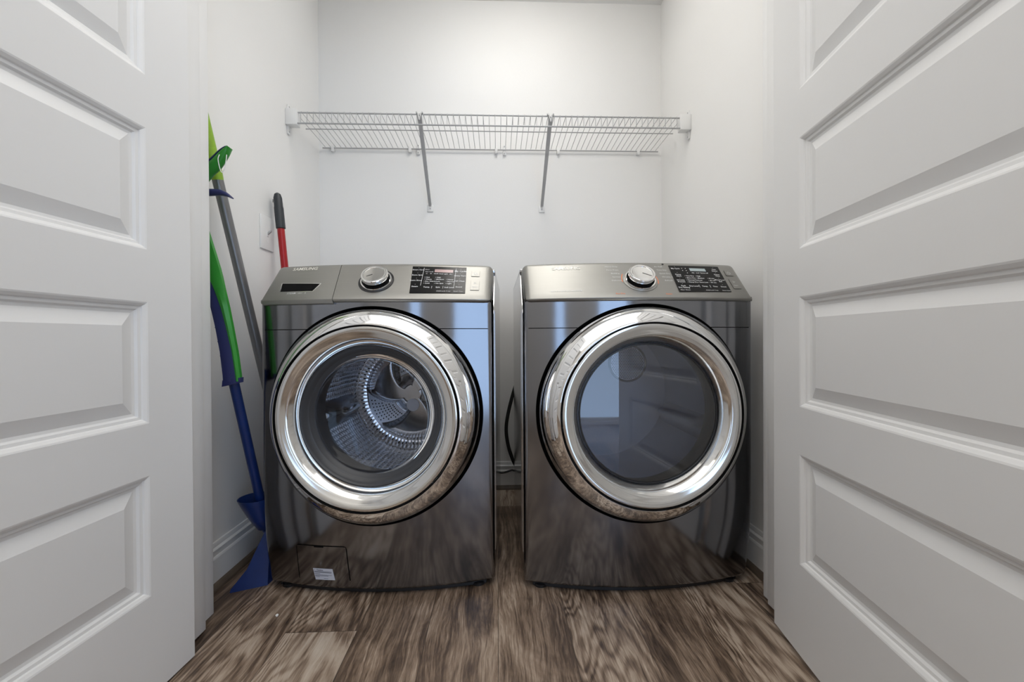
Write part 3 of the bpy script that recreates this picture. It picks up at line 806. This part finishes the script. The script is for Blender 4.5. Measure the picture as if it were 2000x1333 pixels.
        lathe_door([(.2015, .006), (.1990, .004), (.1960, .004), (.1945, .010)], gx, cz).obj('glass_frame', M['black'], door, smooth=50)
        disc(gx, cz, .1955, .006, 96, .001).obj('door_glass', M['glass_dryer'], door, smooth=60)
        lathe_door([(.240, .045), (.222, .048), (.212, .060), (.212, .085), (.230, .090), (.262, .095)], cx, cz).obj('gasket', M['rubber'], t, smooth=50)
        dm = lathe_door([(.230, .094), (.268, .100), (.272, .12), (.272, .48), (.262, .50)], cx, cz, n=96).obj('drum', M['drumgrey'], t, smooth=50)
        disc(cx, cz, .264, .498, 96, -.012).obj('drum_back', M['drumgrey'], dm)
        vx, vz = cx + .108, cz + .112
        lathe_door([(.078, .503), (.078, .494), (.074, .490), (.070, .492), (.069, .497)], vx, vz, n=48).obj('vent_rim', M['spoke'], dm, smooth=50)
        pf = G()
        for i in range(-9, 10):
            for j in range(-10, 11):
                px, pz = i * .0072 + (.0036 if j % 2 else 0), j * .0063
                if px * px + pz * pz < .066 ** 2:
                    pf.add([(vx + px + .0021 * cos(pi * q / 3), .4955, vz + pz + .0021 * sin(pi * q / 3)) for q in range(6)], [tuple(range(6))])
        disc(vx, vz, .070, .4965, 48).obj('vent_plate', M['plate'], dm)
        pf.obj('vent_hole', M['gap'], dm, smooth=0)
        for j in range(3):
            a = radians(-18 + 120 * j)
            rows = []
            for y, hh in ((.12, 0), (.14, .04), (.30, .06), (.44, .05), (.485, .02), (.49, 0)):
                row = []
                for q in range(11):
                    e = (q - 5) / 5; rad = .2715 - hh * (1 - abs(e) ** 1.6)
                    row.append((cx + rad * cos(a + e * .15), y, cz + rad * sin(a + e * .15)))
                rows.append(row)
            G().sheet(rows).obj('lifter', M['drumgrey'], dm, smooth=60)
    if washer:
        # pump filter cover with its sticker
        pts = rrect(-.2345, -.0795, .0475, .1560, .010)
        strip(frontp, [(-.2345, .0475), (-.2345, .1480), (-.2320, .1545), (-.2250, .1560), (-.0900, .1575), (-.0835, .1550), (-.0810, .1480), (-.0765, .0500)], .0020, .0006, n=6).obj('filter_gap', M['gap'], fp, smooth=0)
        fc = plate(frontp, (-.2330, .1545), (-.0830, .1555), (-.0780, .0490), (-.2330, .0490), .0007, nx=10, ns=8, skirt=.0005).obj('filter_cover', M['plat'], t)
        strip(frontp, [(-.1790, .1535), (-.1500, .1537)], .0040, .0012, n=4).obj('finger_notch', M['gap'], fc, smooth=0)
        plate(frontp, (-.1870, .0845), (-.1270, .0855), (-.1220, .0500), (-.1820, .0485), .0016, nx=6, ns=3, skirt=.0008).obj('sticker', M['sticker'], fc)
        g = letters(frontp, [('Caution', -.176, .0805, .0062, 'LEFT', .03), ('!', -.1825, .0805, .006, 'LEFT', .02)], .0020)
        for z, a, b, w in ((.0755, -.1835, -.1300, .0016), (.0728, -.1835, -.1310, .0010), (.0690, -.1830, -.1660, .0011), (.0650, -.1825, -.1300, .0010), (.0622, -.1820, -.1410, .0012), (.0590, -.1815, -.1680, .0010), (.0540, -.1560, -.1420, .0011)):
            q = strip(frontp, [(a, z), (b, z)], w, .0020, n=4); g.add(q.v, q.f)
        g.obj('sticker_lettering', M['ink'], fc, smooth=0)
    return t

machine('washing_machine', 'dark silver front-loading washer with a dark drum behind its chrome door, beside the cleaning tools', (-.356, 1.149, 0), -.034, True)
machine('tumble_dryer', 'dark silver front-loading dryer with a bluish glass chrome door, beside the right-hand door', (.419, 1.122, 0), .0016, False)

# ------------------------------------------------------------------ wire shelf
sh = thing('wire_shelf', 'long white wire shelf with two slanted braces on the back wall above the machines', 'shelf', (0, YB, 1.70))
YFR, ZS = -.304, 0.0
x0, x1 = XL + .022, XR - .022
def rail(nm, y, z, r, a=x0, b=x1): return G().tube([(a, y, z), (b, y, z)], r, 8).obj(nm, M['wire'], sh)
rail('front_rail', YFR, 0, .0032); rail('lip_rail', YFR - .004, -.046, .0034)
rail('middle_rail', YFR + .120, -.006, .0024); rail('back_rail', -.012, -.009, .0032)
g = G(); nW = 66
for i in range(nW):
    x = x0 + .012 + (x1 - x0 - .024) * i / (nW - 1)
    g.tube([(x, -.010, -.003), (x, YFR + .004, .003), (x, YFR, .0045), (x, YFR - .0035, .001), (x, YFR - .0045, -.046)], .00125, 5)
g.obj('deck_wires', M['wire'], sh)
for sx in (-1, 1):
    xw = XL if sx < 0 else XR
    a, b = sorted((xw, xw - sx * .046)); 
    eb = G().box(a, b, YFR - .014, YFR + .022, -.055, .012, bev=.003).obj('end_bracket', M['white_plastic'], sh)
    a, b = sorted((xw, xw - sx * .007))
    G().box(a, b, YFR - .002, YFR + .014, -.088, .034, bev=.002).obj('bracket_tab', M['white_plastic'], eb)
    xs = xw - sx * .008
    for z in (.026, -.078):
        G().tube([(xs + sx * .003, YFR + .006, z), (xs, YFR + .006, z)], .0032, 10).obj('screw', M['brace'], eb)
for xt, xb in ((-.3215, -.3285), (.232, .227)):
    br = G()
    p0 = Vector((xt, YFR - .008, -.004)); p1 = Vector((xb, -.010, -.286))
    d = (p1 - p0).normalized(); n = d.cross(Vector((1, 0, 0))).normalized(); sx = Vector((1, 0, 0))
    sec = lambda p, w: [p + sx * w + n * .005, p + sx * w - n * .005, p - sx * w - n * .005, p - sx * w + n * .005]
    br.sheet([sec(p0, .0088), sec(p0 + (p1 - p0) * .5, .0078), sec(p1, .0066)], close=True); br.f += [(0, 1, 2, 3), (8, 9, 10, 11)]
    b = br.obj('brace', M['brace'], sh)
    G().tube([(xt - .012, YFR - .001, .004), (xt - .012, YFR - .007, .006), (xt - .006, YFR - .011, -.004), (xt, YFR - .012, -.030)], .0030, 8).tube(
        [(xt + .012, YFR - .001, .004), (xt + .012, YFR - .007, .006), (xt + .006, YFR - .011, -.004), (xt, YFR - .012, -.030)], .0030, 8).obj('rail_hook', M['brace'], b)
    G().box(xb - .015, xb + .015, -.006, 0, -.316, -.282, bev=.002).obj('foot_plate', M['white_plastic'], b)
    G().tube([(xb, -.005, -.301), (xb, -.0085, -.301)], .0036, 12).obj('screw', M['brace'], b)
for x in (-.80, -.425, .0, .31, .715):
    cl = G().box(x - .007, x + .007, -.018, 0, -.026, .004, bev=.002).obj('wall_clip', M['white_plastic'], sh)
for x in (-.385, .041):
    cl = G().box(x - .008, x + .008, -.010, 0, -.034, .014, bev=.002).obj('wall_clip', M['white_plastic'], sh)
    for z in (.008, -.026): G().tube([(x, -.010, z), (x, -.013, z)], .0035, 10).obj('screw', M['brace'], cl)

# ------------------------------------------------------------------ light switch
sw = thing('light_switch', 'white toggle light switch plate on the left wall beside the red handle', 'light switch', (XL, 1.553, 1.155))
def bx(nm, *b, mat='white_plastic', parent=sw, bev=.002): return G().box(*b, bev=bev).obj(nm, M[mat], parent)
bx('wall_plate', 0, .006, -.043, .043, -.063, .063)
tg = bx('toggle', .004, .0075, -.0055, .0055, -.013, .013, mat='white_plastic', bev=.001)
tv = G().add([(.006, -.004, -.006), (.006, .004, -.006), (.006, .004, .003), (.006, -.004, .003),
              (.020, -.003, .006), (.020, .003, .006), (.019, .003, .012), (.019, -.003, .012)],
             [(0, 1, 2, 3), (4, 5, 6, 7), (0, 1, 5, 4), (1, 2, 6, 5), (2, 3, 7, 6), (3, 0, 4, 7)])
tv.obj('lever', M['brace'], tg, smooth=0)
for z in (-.030, .030): G().tube([(.0055, 0, z), (.0068, 0, z)], .0028, 10).obj('screw', M['white_plastic'], sw)

# ------------------------------------------------------------------ cleaning tools in the gap left of the washer
def lerp(a, b, t): return tuple(a[i] + (b[i] - a[i]) * t for i in range(3))
# grey pole with lime end
mp = thing('mop', 'grey metal pole with a lime green end leaning behind the green dustpan', 'mop', (-.742, 1.545, 0))
O = Vector((-.742, 1.545, 0))
pa, pb = Vector((-.742, 1.545, .012)), Vector((-.832, 1.229, 1.245)); pc = pb + (pb - pa) * .19
G().tube([pa - O, pb - O], .0150, 20).obj('pole', M['polegrey'], mp)
G().tube([pb - O - (pb - pa) * .012, pb - O, pc - O, pc - O + (pb - pa) * .006], [.0152, .0162, .0162, .011], 20).obj('grip', M['lime'], mp)
G().tube([pa - O - Vector((0, 0, .012)), pa - O + (pb - pa) * .02], [.018, .017], 16).obj('end_cap', M['black'], mp)

# red handle
rd = thing('broom', 'red broom handle with a dark rubber grip standing behind the washer', 'broom', (-.735, 1.60, 0))
O = Vector((-.735, 1.60, 0))
pa, pt = Vector((-.735, 1.60, .0)), Vector((-.8425, 1.58, 1.318))
d = (pt - pa)
G().tube([pa - O, pa + d * .905 - O], .0130, 20).obj('pole', M['red'], rd)
G().tube([pa + d * .895 - O, pa + d * .897 - O, pa + d * .955 - O, pa + d * .960 - O, pa + d * .985 - O, pa + d * .996 - O, pt - O],
         [.0130, .0168, .0166, .0156, .0150, .0110, .004], 20).obj('grip', M['grip'], rd)
hl = pa + d * .975 - O
G().tube([hl + Vector((-.0142, -.007, 0)), hl + Vector((-.0162, -.008, 0))], .006, 12).obj('hanging_hole', M['black'], rd)

# blue long handled tool: pole, cup, triangular foot
bl = thing('broom', 'blue long-handled broom with a flared cup above its triangular foot on the floor', 'broom', (-.735, 1.275, 0))
O = Vector((-.735, 1.275, 0))
q0, q1 = Vector((-.733, 1.296, .150)), Vector((-.756, 1.170, .660))
G().tube([q0 - O, q1 - O], .0130, 18).obj('pole', M['blue'], bl)
c0, c1 = Vector((-.734, 1.288, .158)), Vector((-.757, 1.276, .262))
def cone(rs):
    return [[c0 + (c1 - c0) * h - O + Vector((cos(2 * pi * k / 28), sin(2 * pi * k / 28), 0)) * r for k in range(28)] for h, r in rs]
G().sheet(cone([(.0, .012), (.03, .020), (.4, .034), (.92, .0465), (1.0, .0475), (1.0, .0455), (.88, .043), (.4, .031), (.1, .012)]), close=True).obj('cup', M['blue'], bl, smooth=50)
ft = G()
top = [(-.728, 1.275, .155), (-.714, 1.280, .155), (-.714, 1.292, .155), (-.728, 1.290, .155)]
mid = [(-.765, 1.245, .055), (-.708, 1.258, .055), (-.706, 1.290, .055), (-.760, 1.285, .055)]
bot = [(-.797, 1.219, .010), (-.709, 1.254, .010), (-.706, 1.300, .010), (-.790, 1.270, .010)]
bo2 = [(-.799, 1.217, .0), (-.708, 1.252, .0), (-.706, 1.302, .0), (-.792, 1.272, .0)]
ft.sheet([[Vector(p) - O for p in r] for r in (top, mid, bot, bo2)], close=True); ft.f += [(0, 1, 2, 3), (12, 13, 14, 15)]
ft.obj('broom_foot', M['blue'], bl, smooth=20)

# dustpan: navy pan with green rim, curved green handle with hanging loop
dp = thing('dustpan', 'navy and green curved dustpan with a looped green handle beside the left door jamb', 'dustpan', (-.76, 1.16, .60))
O = Vector((-.76, 1.16, .60))
def ws(u, z, y): return Vector((u, y, z)) - O
# outline at the front plane y=1.15: (z, x left edge, x green boundary, x right edge)
OUT = [(1.060, -.834, -.833, -.806), (1.00, -.830, -.829, -.788), (.955, -.826, -.818, -.775), (.930, -.820, -.802, -.769), (.895, -.812, -.787, -.762),
       (.845, -.799, -.770, -.751), (.790, -.787, -.756, -.741), (.720, -.775, -.741, -.729), (.655, -.768, -.732, -.721), (.637, -.767, -.7305, -.7195)]
YA = 1.150
pan = []; rim = []; rimb = []
for z, a, b, c in OUT:
    pan.append([ws(a, z, YA), ws((a + b) / 2, z, YA - .004), ws(b, z, YA + .001), ws(b, z, YA + .010), ws((a + b) / 2, z, YA + .009), ws(a, z, YA + .008)])
    rim.append([ws(b + .0003, z, YA - .003), ws((b + c) / 2, z, YA - .006), ws(c, z, YA), ws(c, z, YA + .010), ws((b + c) / 2, z, YA + .014), ws(b + .0003, z, YA + .012)])
g = G().sheet(pan, close=True); g.f += [(0, 1, 2, 3, 4, 5), tuple(len(pan) * 6 - 6 + k for k in range(6))]
pn = g.obj('pan', M['navy'], dp, smooth=40)
for z, x in ((.790, -.7870), (.750, -.7802), (.710, -.7738)):
    G().tube([ws(x + .002, z, YA + .008), ws(x - .005, z - .002, YA + .008)], [.004, .0018], 8).obj('comb_tooth', M['navy'], pn)
# slanted bottom lip
lip = G(); L0 = [ws(-.770, .622, YA - .001), ws(-.768, .640, YA - .001), ws(-.7165, .648, YA - .004), ws(-.7170, .634, YA - .004)]
L1 = [p + Vector((0, .014, 0)) for p in L0]
lip.sheet([L0, L1], close=True); lip.f += [(0, 1, 2, 3), (4, 5, 6, 7)]
lip.obj('pan_lip', M['navy'], pn, smooth=0)
g = G().sheet(rim, close=True); g.f += [(0, 1, 2, 3, 4, 5), tuple(len(rim) * 6 - 6 + k for k in range(6))]
g.obj('rim', M['green'], dp, smooth=40)
# hidden neck behind the jamb joins pan and handle
nk = smoothpath([(-.822, 1.162, 1.045), (-.842, 1.165, 1.12), (-.838, 1.165, 1.185), (-.812, 1.165, 1.225), (-.786, 1.163, 1.250), (-.762, 1.161, 1.278), (-.748, 1.160, 1.294)], 6)
rows = []
for i, p in enumerate(nk):
    t = i / (len(nk) - 1)
    a = (nk[min(i + 1, len(nk) - 1)] - nk[max(i - 1, 0)]).normalized(); nrm = a.cross(Vector((0, 1, 0))).normalized()
    hw = (.010 + .0075 * min(1, t * 1.6)) * (1 - max(0, (t - .60) / .40) ** 1.6 * .8); hy = .016 - .004 * t
    rows.append([p - O + nrm * hw * cos(q) + Vector((0, hy * sin(q), 0)) for q in [2 * pi * k / 16 for k in range(16)]])
g = G().sheet(rows, close=True); g.f += [tuple(range(16)), tuple(len(rows) * 16 - 16 + k for k in range(16))]
hn = g.obj('handle', M['green'], dp, smooth=60)
# navy edge strip along the upper side of the handle
rows = []
for i, p in enumerate(nk[14:-1]):
    i += 14; t = i / (len(nk) - 1)
    a = (nk[min(i + 1, len(nk) - 1)] - nk[max(i - 1, 0)]).normalized(); nrm = a.cross(Vector((0, 1, 0))).normalized()
    if nrm.z < 0: nrm = -nrm
    hw = (.010 + .0075 * min(1, t * 1.6)) * (1 - max(0, (t - .60) / .40) ** 1.6 * .8); hy = .016 - .004 * t
    c = p - O + nrm * hw * .93
    rows.append([c + nrm * .0035 * cos(q) + Vector((0, (hy * .75) * sin(q), 0)) for q in [2 * pi * k / 10 for k in range(10)]])
g = G().sheet(rows, close=True); g.f += [tuple(range(10)), tuple(len(rows) * 10 - 10 + k for k in range(10))]
g.obj('edge_strip', M['navy'], hn, smooth=60)
lp = smoothpath([(-.768, 1.147, 1.268), (-.767, 1.140, 1.252), (-.761, 1.138, 1.226), (-.756, 1.139, 1.216), (-.751, 1.142, 1.228), (-.750, 1.147, 1.252), (-.7515, 1.152, 1.270)], 8)
G().tube([p - O for p in lp], .0011, 8).obj('hanging_loop', M['print'], dp)
# navy horn shaped clip
hn2 = smoothpath([(-.835, 1.150, 1.163), (-.80, 1.150, 1.164), (-.770, 1.150, 1.164), (-.750, 1.150, 1.158), (-.7375, 1.150, 1.150)], 6)
nn = len(hn2)
rows = [[p - O + Vector((0, .009 * sin(q), (.0105 * (1 - (i / (nn - 1)) ** 2 * .75)) * cos(q))) for q in [2 * pi * k / 14 for k in range(14)]] for i, p in enumerate(hn2)]
g = G().sheet(rows, close=True); g.f += [tuple(range(14)), tuple(len(rows) * 14 - 14 + k for k in range(14))]
g.obj('clip', M['navy'], dp, smooth=60)

# ------------------------------------------------------------------ cords between the machines
cp = smoothpath([(.120, 1.93, .60), (.098, 1.93, .55), (.080, 1.93, .505), (.052, 1.93, .40), (.040, 1.93, .315), (.050, 1.93, .235), (.072, 1.93, .165), (.090, 1.93, .135), (.13, 1.93, .10), (.16, 1.95, .03), (.17, 1.955, .0085)], 8)
tag(G().tube(cp, .0085, 10).obj('power_cord', M['cord']), 'thick black cord looping down behind the dryer in the gap between machines', 'cord')
cp = smoothpath([(-.20, 1.95, .10), (-.10, 1.985, .075), (-.03, 1.99, .083), (.03, 1.99, .086), (.07, 1.99, .097), (.10, 1.99, .088), (.2, 1.985, .085), (.27, 1.96, .03), (.29, 1.955, .0045)], 8)
tag(G().tube(cp, .0045, 10).obj('drain_hose', M['cord']), 'thin black hose lying along the back baseboard between the machines', 'hose')
# crumb on the floor
rnd = random.Random(3)
rows = [[(.004 * sin(pi * i / 5) * cos(2 * pi * k / 8) * rnd.uniform(.8, 1.1), .004 * sin(pi * i / 5) * sin(2 * pi * k / 8) * rnd.uniform(.8, 1.1), .0033 - .0033 * cos(pi * i / 5)) for k in range(8)] for i in range(6)]
o = G().sheet(rows, close=True).obj('crumb', M['speck']); o.location = (-.603, 1.109, 0)
tag(o, 'tiny white crumb on the floor in front of the washer', 'crumb')
